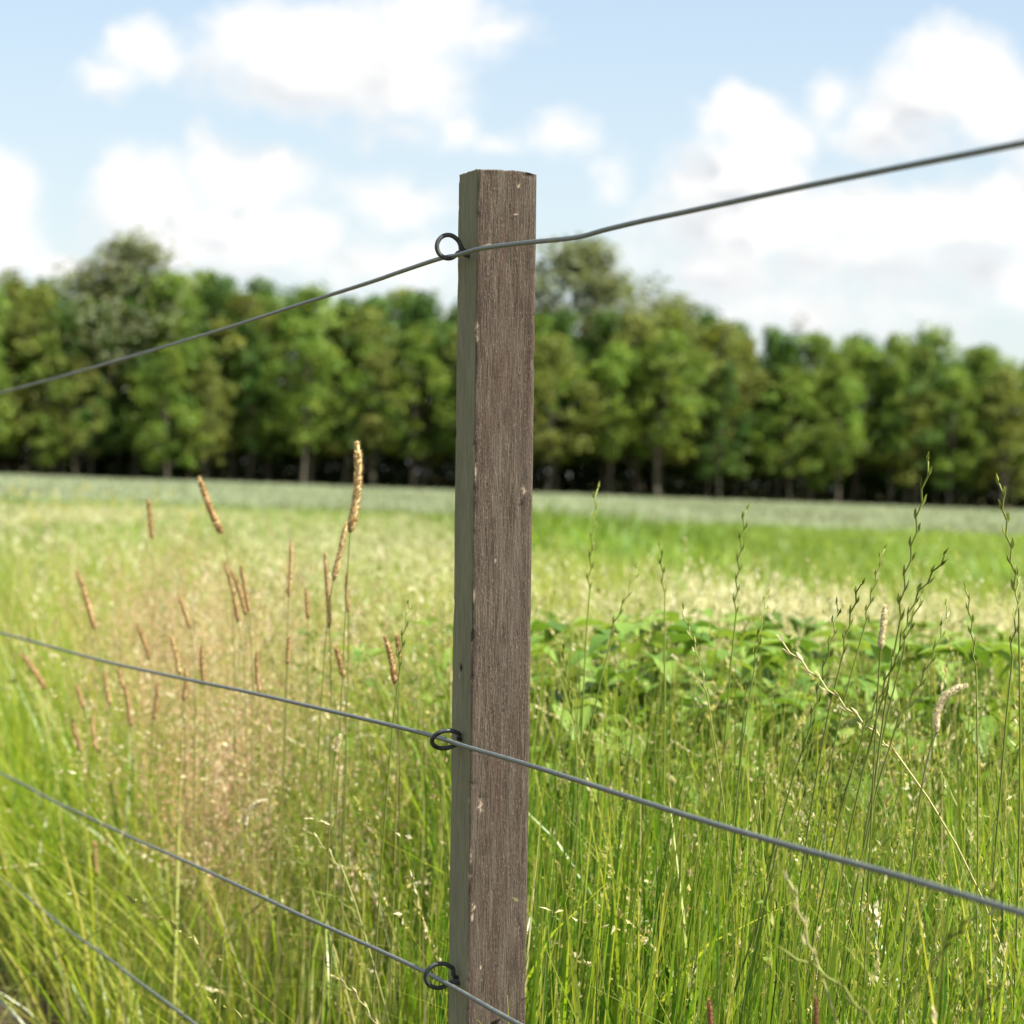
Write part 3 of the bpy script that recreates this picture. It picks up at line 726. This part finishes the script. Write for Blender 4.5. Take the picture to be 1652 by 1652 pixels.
# ------------------------------------------------------------------ single ryegrass stalks
ryes_m = leaf_mat('ryegrass_stalk', [(0, (.13, .17, .028)), (.5, (.23, .27, .05)), (1, (.48, .44, .2))], trans=.15, rough=.5)
ryeh_m = leaf_mat('ryegrass_ear', [(0, (.14, .19, .034)), (.5, (.27, .31, .065)), (1, (.70, .64, .42))], trans=.3, rough=.5)
def ryegrass(pts, D, tone, label, group, ear=.75, size=1.0, name='ryegrass_stalk'):
    P3 = [at(x, y, D + .0) for x, y in pts]
    P3[0] = P3[0] + np.array([0, rng.uniform(-.03, .03), 0])
    last = P3[-1]; d = P3[-1] - P3[-2]
    base = np.array([last[0] + d[0] / max(abs(d[2]), .03) * min(last[2], .35) * .8, last[1] + rng.uniform(.02, .12), 0])
    path = catmull(P3, 9)
    dn = unit(path[-1] - path[-4])
    drop = bez(last, last + dn * min(.25, last[2] * .5), base + [0, 0, last[2] * .35], base, 20)[1:]
    path = np.vstack([path, drop])[::-1]
    root = empty(name, base); root['kind'] = 'thing'; path = path - base
    L = np.concatenate([[0], np.cumsum(np.linalg.norm(np.diff(path, axis=0), axis=1))])
    tot = L[-1]
    earlen = min(ear * sum(np.linalg.norm(P3[i + 1] - P3[i]) for i in range(len(P3) - 1)), .34)
    def pos(s): return np.array([np.interp(s, L, path[:, k]) for k in range(3)])
    sp = .0125 * size; nn_ = max(int(earlen / sp), 4)
    side = rt
    zig = []; sl = []
    for i in range(nn_ + 1):
        s_ = tot - earlen + earlen * i / nn_
        p = pos(s_); tg_ = unit(pos(min(s_ + .01, tot)) - pos(s_ - .01))
        ns = unit(np.cross(tg_, fw))
        q = p + ns * .0016 * (1 if i % 2 else -1) * size
        zig.append(q); sl.append((q, tg_, ns * (1 if i % 2 else -1)))
    low = np.array([pos(x) for x in np.linspace(0, tot - earlen, 16)])[:-1]
    st = Geo(); full = np.vstack([low, np.array(zig)]); tube(st, full, np.linspace(.0012, .0009, len(full)) * size, 6, tint=tone); st.obj('stalk', ryes_m, root)
    hd = Geo()
    for q, tg_, ns in sl:
        k = 3
        c = q + ns * .0012 * size + tg_ * .004 * size + rng.normal(0, .0006, (k, 3))
        diamonds(hd, c, tg_ + ns * .13 + rng.normal(0, .05, (k, 3)), .0115 * size, .0030 * size, np.clip(tone + rng.normal(.05, .1, k), 0, 1))
    hd.obj('ear', ryeh_m, root)
    tag(root, label, 'grass stalk', group)
RG = 'ryegrass stalks right of the post'
mid = 'dark green ryegrass stalk among the grass right of the post'
RYE = [([(1498, 745), (1487, 800), (1473, 880), (1461, 930), (1450, 1000), (1440, 1060)], .35, .18, 'tallest ryegrass ear right of the post, its tip against the trees', .8, 1.25),
       ([(1523, 895), (1500, 932), (1475, 970), (1455, 1030), (1435, 1090)], .35, .15, 'dark ryegrass ear leaning right beside the tallest one', .8, 1.1),
       ([(1611, 780), (1622, 840), (1632, 900), (1640, 960), (1643, 1020)], .4, .3, 'ryegrass ear near the right border with its tip against the trees', .8, 1.2),
       ([(963, 788), (957, 850), (953, 905), (949, 960), (946, 1020)], .5, .4, 'first ryegrass ear right of the post, a brownish tip at the field edge', .7, 1.1),
       ([(1204, 820), (1195, 880), (1189, 940), (1185, 1000), (1180, 1060)], .6, .2, 'slender upright ryegrass ear midway between post and tallest one', .7, 1.1),
       ([(1427, 885), (1414, 930), (1403, 970), (1390, 1025), (1375, 1080)], .5, .25, mid, .6, .9),
       ([(1384, 940), (1375, 985), (1364, 1030), (1352, 1080)], .4, .1, mid, .8, 1.1),
       ([(1356, 976), (1345, 1020), (1330, 1075), (1312, 1150), (1290, 1220)], .3, .08, mid, .8, 1.1),
       ([(1535, 980), (1512, 1040), (1480, 1110), (1440, 1180), (1425, 1230)], .3, .08, mid, .8, 1.1),
       ([(1440, 1060), (1425, 1110), (1400, 1165), (1378, 1220), (1360, 1290)], .25, .08, mid, .6, 1.1),
       ([(1030, 918), (1010, 965), (990, 1010), (975, 1070)], .4, .3, mid, .7, 1.0), ([(1649, 925), (1640, 985), (1633, 1040), (1628, 1100)], .4, .15, mid, .8, 1.1),
       ([(1065, 880), (1068, 920), (1071, 960), (1072, 1010)], .6, .45, mid, .6, 1.0), ([(1240, 960), (1228, 1010), (1215, 1080), (1205, 1150)], .4, .3, mid, .6, .9),
       ([(1560, 950), (1566, 1000), (1572, 1060), (1575, 1130)], .5, .3, mid, .7, 1.0), ([(1100, 985), (1120, 1040), (1135, 1100), (1150, 1180)], .35, .55, mid, .7, .9),
       ([(905, 1030), (915, 1090), (925, 1160), (930, 1230)], .3, .4, mid, .7, 1.0), ([(1490, 960), (1476, 990), (1462, 1030), (1450, 1075)], .45, .12, mid, .8, 1.0),
       ([(1262, 1038), (1310, 1085), (1370, 1145), (1425, 1195), (1470, 1250)], .25, .95, 'cream ryegrass ear lying diagonally across the green, right of the post', .85, 1.15),
       ([(1275, 1420), (1293, 1480), (1318, 1560), (1340, 1620), (1358, 1670)], .08, .85, 'pale straw stalk low at right, leaning left in front of the blades', .5, 1.0),
       ([(1262, 1533), (1300, 1552), (1350, 1585), (1390, 1630), (1420, 1680)], .06, .35, 'wavy ryegrass ear bent over at the bottom right of the post', .8, 1.15),
       ([(1556, 1474), (1520, 1530), (1480, 1590), (1450, 1645), (1430, 1700)], .06, .12, 'dark stalk below the second wire near the right border', .3, 1.0),
       ([(1601, 1588), (1585, 1620), (1570, 1655), (1555, 1700)], .05, .1, 'short dark stalk tip in the bottom right corner', .5, 1.0)]
for pts, ex, tone, lab, ear, size in RYE:
    ryegrass(pts, fdepth(min(pts[0][0], pts[-1][0]), ex + (.75 if pts[0][1] < 1300 else .1)), tone, lab, RG, ear, size)
LGp = 'arching ryegrass stalks left of the post'
for pts, ex, tone, lab, ear, size in [
        ([(422, 1396), (375, 1362), (312, 1336), (270, 1337), (225, 1366), (165, 1420), (110, 1472)], .12, .3, 'arching stalk with whitish drooping ear over the third wire', .3, 1.1),
        ([(592, 1500), (560, 1462), (505, 1432), (470, 1433), (430, 1450), (385, 1490), (350, 1545)], .1, .35, 'dark arching stalk crossing the third wire near the post', .3, 1.1),
        ([(520, 1405), (470, 1388), (420, 1388), (360, 1397), (300, 1425)], .25, .15, 'dark arching stalk lying almost level above the third wire', .3, 1.0),
        ([(660, 975), (656, 1000), (648, 1040), (642, 1090)], .35, .1, 'dark ryegrass tip just left of the post at the leafy plants', .9, 1.1),
        ([(545, 1570), (580, 1612), (610, 1660), (640, 1720)], .1, .9, 'cream ryegrass ear leaning at the bottom edge left of the post', .8, 1.1),
        ([(500, 1340), (530, 1375), (560, 1420), (580, 1480)], .15, .8, 'pale ryegrass ear leaning left in the middle grass near the post', .5, 1.1)]:
    ryegrass(pts, fdepth(max(0, min(p[0] for p in pts)), ex), tone, lab, LGp, ear, size)

# ------------------------------------------------------------------ post
def vnoise(x, y, seed):
    xi, yi = np.floor(x).astype(int), np.floor(y).astype(int); fx, fy = x - xi, y - yi
    fx = fx * fx * (3 - 2 * fx); fy = fy * fy * (3 - 2 * fy)
    def h(a, b):
        v = np.sin(a * 127.1 + b * 311.7 + seed * 74.7) * 43758.5453
        return v - np.floor(v)
    return (h(xi, yi) * (1 - fx) + h(xi + 1, yi) * fx) * (1 - fy) + (h(xi, yi + 1) * (1 - fx) + h(xi + 1, yi + 1) * fx) * fy

def wood_mat():
    mt = bpy.data.materials.new('weathered_wood'); mt.use_nodes = True; nt = mt.node_tree; b = nt.nodes['Principled BSDF']
    tc = nd(nt, 'ShaderNodeTexCoord'); ob = tc.outputs['Object']
    def mapped(sx, sy, sz):
        mp = nd(nt, 'ShaderNodeMapping'); nt.links.new(ob, mp.inputs[0]); mp.inputs['Scale'].default_value = (sx, sy, sz); return mp.outputs[0]
    fib = noise(nt, mapped(420, 420, 26), 1, 6, .7, .6)
    fib2 = noise(nt, mapped(1100, 1100, 60), 1, 3, .7)
    grit = noise(nt, mapped(700, 700, 260), 1, 3, .75)
    big = noise(nt, mapped(26, 26, 5), 1, 4, .6)
    rings = noise(nt, mapped(130, 130, 4), 1, 3, .55, 1.2)
    c = mixc(nt, smooth(nt, fib, .32, .68), (.031, .0228, .0150, 1), (.130, .103, .074, 1))
    c = mixc(nt, smooth(nt, rings, .42, .62, 0, .55), c, (.066, .040, .029, 1))
    streak = noise(nt, mapped(75, 75, 1.1), 1, 4, .6, .4)
    c = mixc(nt, smooth(nt, streak, .56, .70, 0, .6), c, (.030, .021, .015, 1))
    c = mixc(nt, smooth(nt, big, .4, .7, 0, .45), c, (.120, .104, .080, 1))
    c = mixc(nt, smooth(nt, grit, .56, .70, 0, .75), c, (.225, .18, .15, 1))
    c = mixc(nt, smooth(nt, grit, .45, .30, 0, .8), c, (.025, .018, .014, 1))
    # lighter olive tone over the left face, uneven with the noise
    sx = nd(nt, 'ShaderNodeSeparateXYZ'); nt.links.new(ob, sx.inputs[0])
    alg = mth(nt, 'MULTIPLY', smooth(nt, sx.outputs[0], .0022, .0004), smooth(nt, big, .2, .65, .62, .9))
    lsidec = mixc(nt, smooth(nt, fib, .3, .7), (.22, .218, .122, 1), (.345, .335, .205, 1))
    c = mixc(nt, alg, c, lsidec)
    ap = nd(nt, 'ShaderNodeAttribute', attribute_name='tint')
    c = mixc(nt, smooth(nt, ap.outputs['Fac'], .1, .8), c, (.60, .47, .34, 1))
    ad = nd(nt, 'ShaderNodeAttribute', attribute_name='along')
    c = mixc(nt, smooth(nt, ad.outputs['Fac'], .1, .9, 0, .92), c, (.018, .015, .013, 1))
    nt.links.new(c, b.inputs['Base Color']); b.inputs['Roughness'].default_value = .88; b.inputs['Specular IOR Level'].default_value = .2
    bp = nd(nt, 'ShaderNodeBump'); bp.inputs['Strength'].default_value = .85; bp.inputs['Distance'].default_value = .0022
    hsum = mth(nt, 'ADD', mth(nt, 'ADD', fib, mth(nt, 'MULTIPLY', grit, .55)), mth(nt, 'MULTIPLY', fib2, .5))
    nt.links.new(hsum, bp.inputs['Height']); nt.links.new(bp.outputs[0], b.inputs['Normal'])
    return mt
WOOD = wood_mat()
def post_geo():
    """cross-section loops from the foot to the top; local x across the fence, y along it, origin at the near left edge"""
    ns = 26; rr = .0022
    prof = []
    for (ax, ay, dx, dy) in ((0, 0, 1, 0), (PW, 0, 0, 1), (PW, PW, -1, 0), (0, PW, 0, -1)):
        nx, ny = dy, -dx
        for t in np.linspace(0, 1, ns, endpoint=False):
            prof.append((ax + dx * PW * t, ay + dy * PW * t, nx, ny, t))
    prof = np.array(prof); n = len(prof)
    cx, cy = PW / 2, PW / 2
    xy = prof[:, :2].copy()
    # ease the arrises
    q = xy - [cx, cy]; m = np.abs(q); over = np.maximum(0, (m[:, 0] + m[:, 1]) - (PW - rr)); xy -= np.sign(q) * over[:, None] * .5
    z_top = corner[2]; z0 = -.25
    zs = np.concatenate([np.linspace(z0, .3, 30, endpoint=False), np.linspace(.3, z_top, 620)])
    V = np.zeros((len(zs), n, 3)); tint = np.zeros((len(zs), n)); dark = np.zeros((len(zs), n))
    per = np.arange(n) / n * 4
    for i, z in enumerate(zs):
        d = (vnoise(per * 16, np.full(n, z * 9), 1) - .5) * .0011 + (vnoise(per * 40, np.full(n, z * 26), 2) - .5) * .0007
        edge = np.minimum(prof[:, 4], 1 - prof[:, 4])
        ch = np.maximum(0, vnoise(per * 3 + 5, np.full(n, z * 60), 3) - .72) * np.clip(1 - edge * 14, 0, 1) * .008
        V[i, :, :2] = xy + prof[:, 2:4] * (d - ch)[:, None]
        V[i, :, 2] = z
    def mark(px, py, face, size_u, size_z, arr, depth=0.0, amount=1.0):
        # a mark on one face ('f' front, 'l' left) at the pixel where the photo shows it
        zc = at(px, py, 3.40)[2]
        ed = post_axis(zc)
        exact = (at(px, py, 3.40) - ed)
        uu = exact[0] / XA[0] if face == 'f' else exact[0] / YA[0]
        for i, z in enumerate(zs):
            if abs(z - zc) > size_z * 2.2: continue
            if face == 'f': du = (xy[:, 0] - uu) / size_u; on = xy[:, 1] < .003
            else: du = (xy[:, 1] - uu) / size_u; on = xy[:, 0] < .003
            wob = .35 * math.sin(z * 900) + .3 * math.sin(z * 2300)
            f = np.exp(-((du + wob) ** 2) - ((z - zc) / size_z) ** 2) * on * amount
            arr[i] = np.maximum(arr[i], f)
            V[i, :, :2] -= prof[:, 2:4] * (f * depth)[:, None]
    for px, py, u, zz in ((769, 528, .0022, .008), (770, 545, .002, .006), (787, 396, .006, .002), (845, 792, .0025, .006), (838, 300, .002, .003), (764, 1462, .002, .006), (762, 1478, .0018, .006),
                          (757, 1411, .0016, .004), (775, 1300, .0025, .010), (757, 1290, .0018, .003), (760, 1380, .0014, .012), (776, 1560, .0016, .003), (765, 960, .0014, .010), (768, 760, .0012, .012), (830, 345, .004, .0012), (800, 905, .0014, .003)):
        mark(px, py, 'f', u, zz, tint, .0, .62)
    mark(742, 1078, 'l', .005, .005, dark, .003)
    mark(741, 1092, 'l', .002, .003, tint, .0, .8)
    mark(853, 281, 'f', .007, .0035, dark, .002, .8); mark(790, 279, 'f', .008, .005, dark, .002, .5)
    for px, py, u, zz in ((764, 1262, .004, .003), (778, 1285, .005, .0025), (766, 1210, .006, .002), (842, 815, .003, .006), (812, 1020, .0012, .02), (786, 1220, .0012, .02), (800, 640, .001, .03), (775, 480, .0007, .05), (846, 650, .0007, .06), (812, 1130, .0008, .05), (782, 1500, .0008, .05), (822, 1390, .0007, .06), (796, 880, .0006, .05)):
        mark(px, py, 'f', u, zz, dark, .0012, .7)
    # worn, uneven top with the far right corner broken away
    top = V[-1]
    top[:, 2] += (vnoise(xy[:, 0] * 300, xy[:, 1] * 300, 5) - .5) * .0012
    wr = np.exp(-(((xy[:, 0] - PW) / .012) ** 2 + ((xy[:, 1]) / .02) ** 2)); top[:, 2] -= .003 * wr
    for k in range(2, 12):
        V[-k][:, 2] = np.minimum(V[-k][:, 2], top[:, 2] - .0004 * k)
    zoff = (V[..., 2] - corner[2])
    W_ = XA * V[..., 0:1] + YA * V[..., 1:2] + corner + lean * zoff[..., None]
    return V, W_, tint, dark, n, len(zs)
V, Wp, tint, dark, n, nz = post_geo()
origin = post_axis(0.0)
root_m = Matrix(((XA[0], YA[0], lean[0]), (XA[1], YA[1], lean[1]), (0, 0, 1))).to_4x4()
loc = V.reshape(-1, 3)
pg_ = Geo()
i = np.arange(nz - 1)[:, None] * n; j = np.arange(n)[None]; k = (j + 1) % n
q = np.stack([i + j, i + k, i + n + k, i + n + j], -1).reshape(-1, 4)
cap = np.array([[PW / 2, PW / 2, corner[2] - .001]])
tr = [[nz * n, (nz - 1) * n + x, (nz - 1) * n + (x + 1) % n] for x in range(n)]
rel = (Wp.reshape(-1, 3) - origin)
capw = XA * PW / 2 + YA * PW / 2 + lean * (corner[2] - .001)
# store the mesh in the post's own frame: turned with the fence
Rz = np.array([[math.cos(BETA), math.sin(BETA), 0], [-math.sin(BETA), math.cos(BETA), 0], [0, 0, 1]])
pv = np.vstack([rel, capw]) @ Rz.T
# take the lean out of local x/y so the grain follows the post, and give it back through a shear-free tilt
tilt = Rz @ lean
pv[:, 0] -= tilt[0] * pv[:, 2]; pv[:, 1] -= tilt[1] * pv[:, 2]
pg_.add(pv, q, np.array(tr), tint=np.append(tint.ravel(), 0), along=np.append(dark.ravel(), 0))
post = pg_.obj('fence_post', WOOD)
post.location = origin
zax = Vector(tilt).normalized(); rot = Vector((0, 0, 1)).rotation_difference(zax).to_matrix()
post.rotation_mode = 'QUATERNION'
post.rotation_quaternion = (Matrix.Rotation(BETA, 3, 'Z') @ rot).to_quaternion()
tag(post, 'square weathered brown wooden fence post standing upright in the grass', 'fence post')
bpy.context.view_layer.update()

# ------------------------------------------------------------------ eye screws and wires
def metal(name, c1, c2, rough, met):
    mt = bpy.data.materials.new(name); mt.use_nodes = True; nt = mt.node_tree; b = nt.nodes['Principled BSDF']
    gp = nd(nt, 'ShaderNodeNewGeometry')
    n1 = noise(nt, gp.outputs['Position'], 160, 5, .65); n2 = noise(nt, gp.outputs['Position'], 22, 3, .6)
    c = mixc(nt, smooth(nt, n1, .35, .65), (*c1, 1), (*c2, 1))
    c = mixc(nt, smooth(nt, n2, .55, .75, 0, .35), c, (c2[0] * 1.25, c2[1] * 1.2, c2[2] * 1.1, 1))
    nt.links.new(c, b.inputs['Base Color']); b.inputs['Metallic'].default_value = met
    nt.links.new(smooth(nt, n1, .3, .7, rough - .1, rough + .12), b.inputs['Roughness'])
    bp = nd(nt, 'ShaderNodeBump'); bp.inputs['Strength'].default_value = .25; bp.inputs['Distance'].default_value = .0006
    nt.links.new(n1, bp.inputs['Height']); nt.links.new(bp.outputs[0], b.inputs['Normal'])
    return mt
EYE_M = metal('dark_steel', (.034, .04, .04), (.08, .088, .085), .5, .4)
WIRE_M = metal('galvanised_wire', (.10, .118, .104), (.18, .20, .178), .45, .4)
def eye_screw(px, py, rx, rz, roll, droop):
    """open eye whose ring stands off the left face of the post"""
    r = ray(px, py)
    zc = at(px, py, 3.42)[2]
    p0 = post_axis(zc) + YA * .030
    t = np.dot(p0 - CAM, YA) / np.dot(r, YA)
    c = CAM + r * t                                            # ring centre in the plane across the fence
    off = float(np.dot(c - post_axis(c[2]), XA))               # negative: stands off the face
    ang = np.linspace(R(52), R(318), 34)
    loop = np.column_stack([np.cos(ang) * rx, np.zeros(len(ang)), np.sin(ang) * rz])
    face = -off
    pts = [np.array([face + .012, .002, droop]), np.array([face * .82, .002, droop * .9 + .001]), np.array([rx * .95, .001, rz * .52])]
    tail = [np.array([rx * .98, -.001, -rz * .45]), np.array([face * .9, -.003, droop - .004]), np.array([face + .004, -.0035, droop - .0045])]
    pp = np.array(pts + [p for p in loop] + tail)
    ca, sa = math.cos(roll), math.sin(roll)
    y, z = pp[:, 1].copy(), pp[:, 2].copy()
    pp[:, 1] = y * ca - z * sa; pp[:, 2] = y * sa + z * ca
    path = catmull(pp[np.r_[0:3, 3:len(pp):1]], 3)
    w = c + XA * path[:, 0:1] + YA * path[:, 1:2] + ZA * path[:, 2:3]
    ge = Geo(); tube(ge, w, .0027, 10)
    o = ge.obj('eye_screw', EYE_M)
    o.parent = post; o.matrix_parent_inverse = post.matrix_world.inverted()
    return o
eye_screw(723, 398, .0136, .0136, 0, -.005)
eye_screw(719, 1193, .0162, .0152, R(42), -.002)
eye_screw(709, 1574, .0168, .0150, R(12), -.004)

WIRES = [
    ('top fence wire bending at the post and rising to the right', [(-400, 722), (-200, 680), (0, 634), (271, 558), (560, 467), (640, 440.5), (708, 418), (735, 412.5), (760, 405), (776, 401), (814, 395.5), (863, 390), (911, 385.5), (941, 381), (976, 371), (1040, 356), (1106, 342), (1276, 305), (1426, 275), (1652, 231), (2100, 140)]),
    ('second fence wire from the top, sloping down across the post to the right border', [(-400, 922), (-200, 974), (0, 1021), (169, 1067), (413, 1119.5), (600, 1163), (692, 1185.5), (728, 1196.5), (754, 1205), (849, 1233), (940, 1262), (1100, 1313), (1267, 1363), (1434, 1409), (1574, 1450), (1652, 1474), (2100, 1612)]),
    ('third fence wire, passing the lowest visible eye screw on the post', [(-400, 1065), (-200, 1153), (0, 1247), (78, 1288), (223, 1356), (334, 1405), (460, 1465), (543, 1502), (620, 1537.5), (684, 1567.5), (723, 1588), (756, 1606), (837, 1652), (1100, 1792), (1652, 2060)]),
    ('fourth fence wire, crossing the grass at bottom left below the third', [(-400, 1150), (-200, 1282), (0, 1417), (111, 1501), (173, 1545), (228, 1587), (315, 1652), (520, 1800), (720, 1935), (1100, 2170), (1500, 2400)]),
    ('lowest fence wire, cutting the bottom left corner over bare soil', [(-400, 1250), (-200, 1430), (0, 1614), (39, 1652), (250, 1850), (450, 2030), (640, 2190), (760, 2290)]),
]
for lab, pts in WIRES:
    zp = at(745, np.interp(745, [p[0] for p in pts], [p[1] for p in pts]), 3.42)[2]
    P3 = np.array([on_fence(*p, zp) for p in pts])
    P3[:, 2] = np.maximum(P3[:, 2], .03)
    # beyond the frame the strand runs on along the fence
    P3 = np.vstack([P3[0] + YA * 3 + (P3[0] - P3[1]) * 0, P3])
    path = catmull(P3, 8)
    nrm = XA
    path = path + XA * (np.sin(np.linalg.norm(path - path[0], axis=1) * 9)[:, None] * .0006)
    ge = Geo(); tube(ge, path, .0027, 10)
    o = ge.obj('fence_wire', WIRE_M)
    tag(o, lab, 'wire', 'strands of the wire fence')
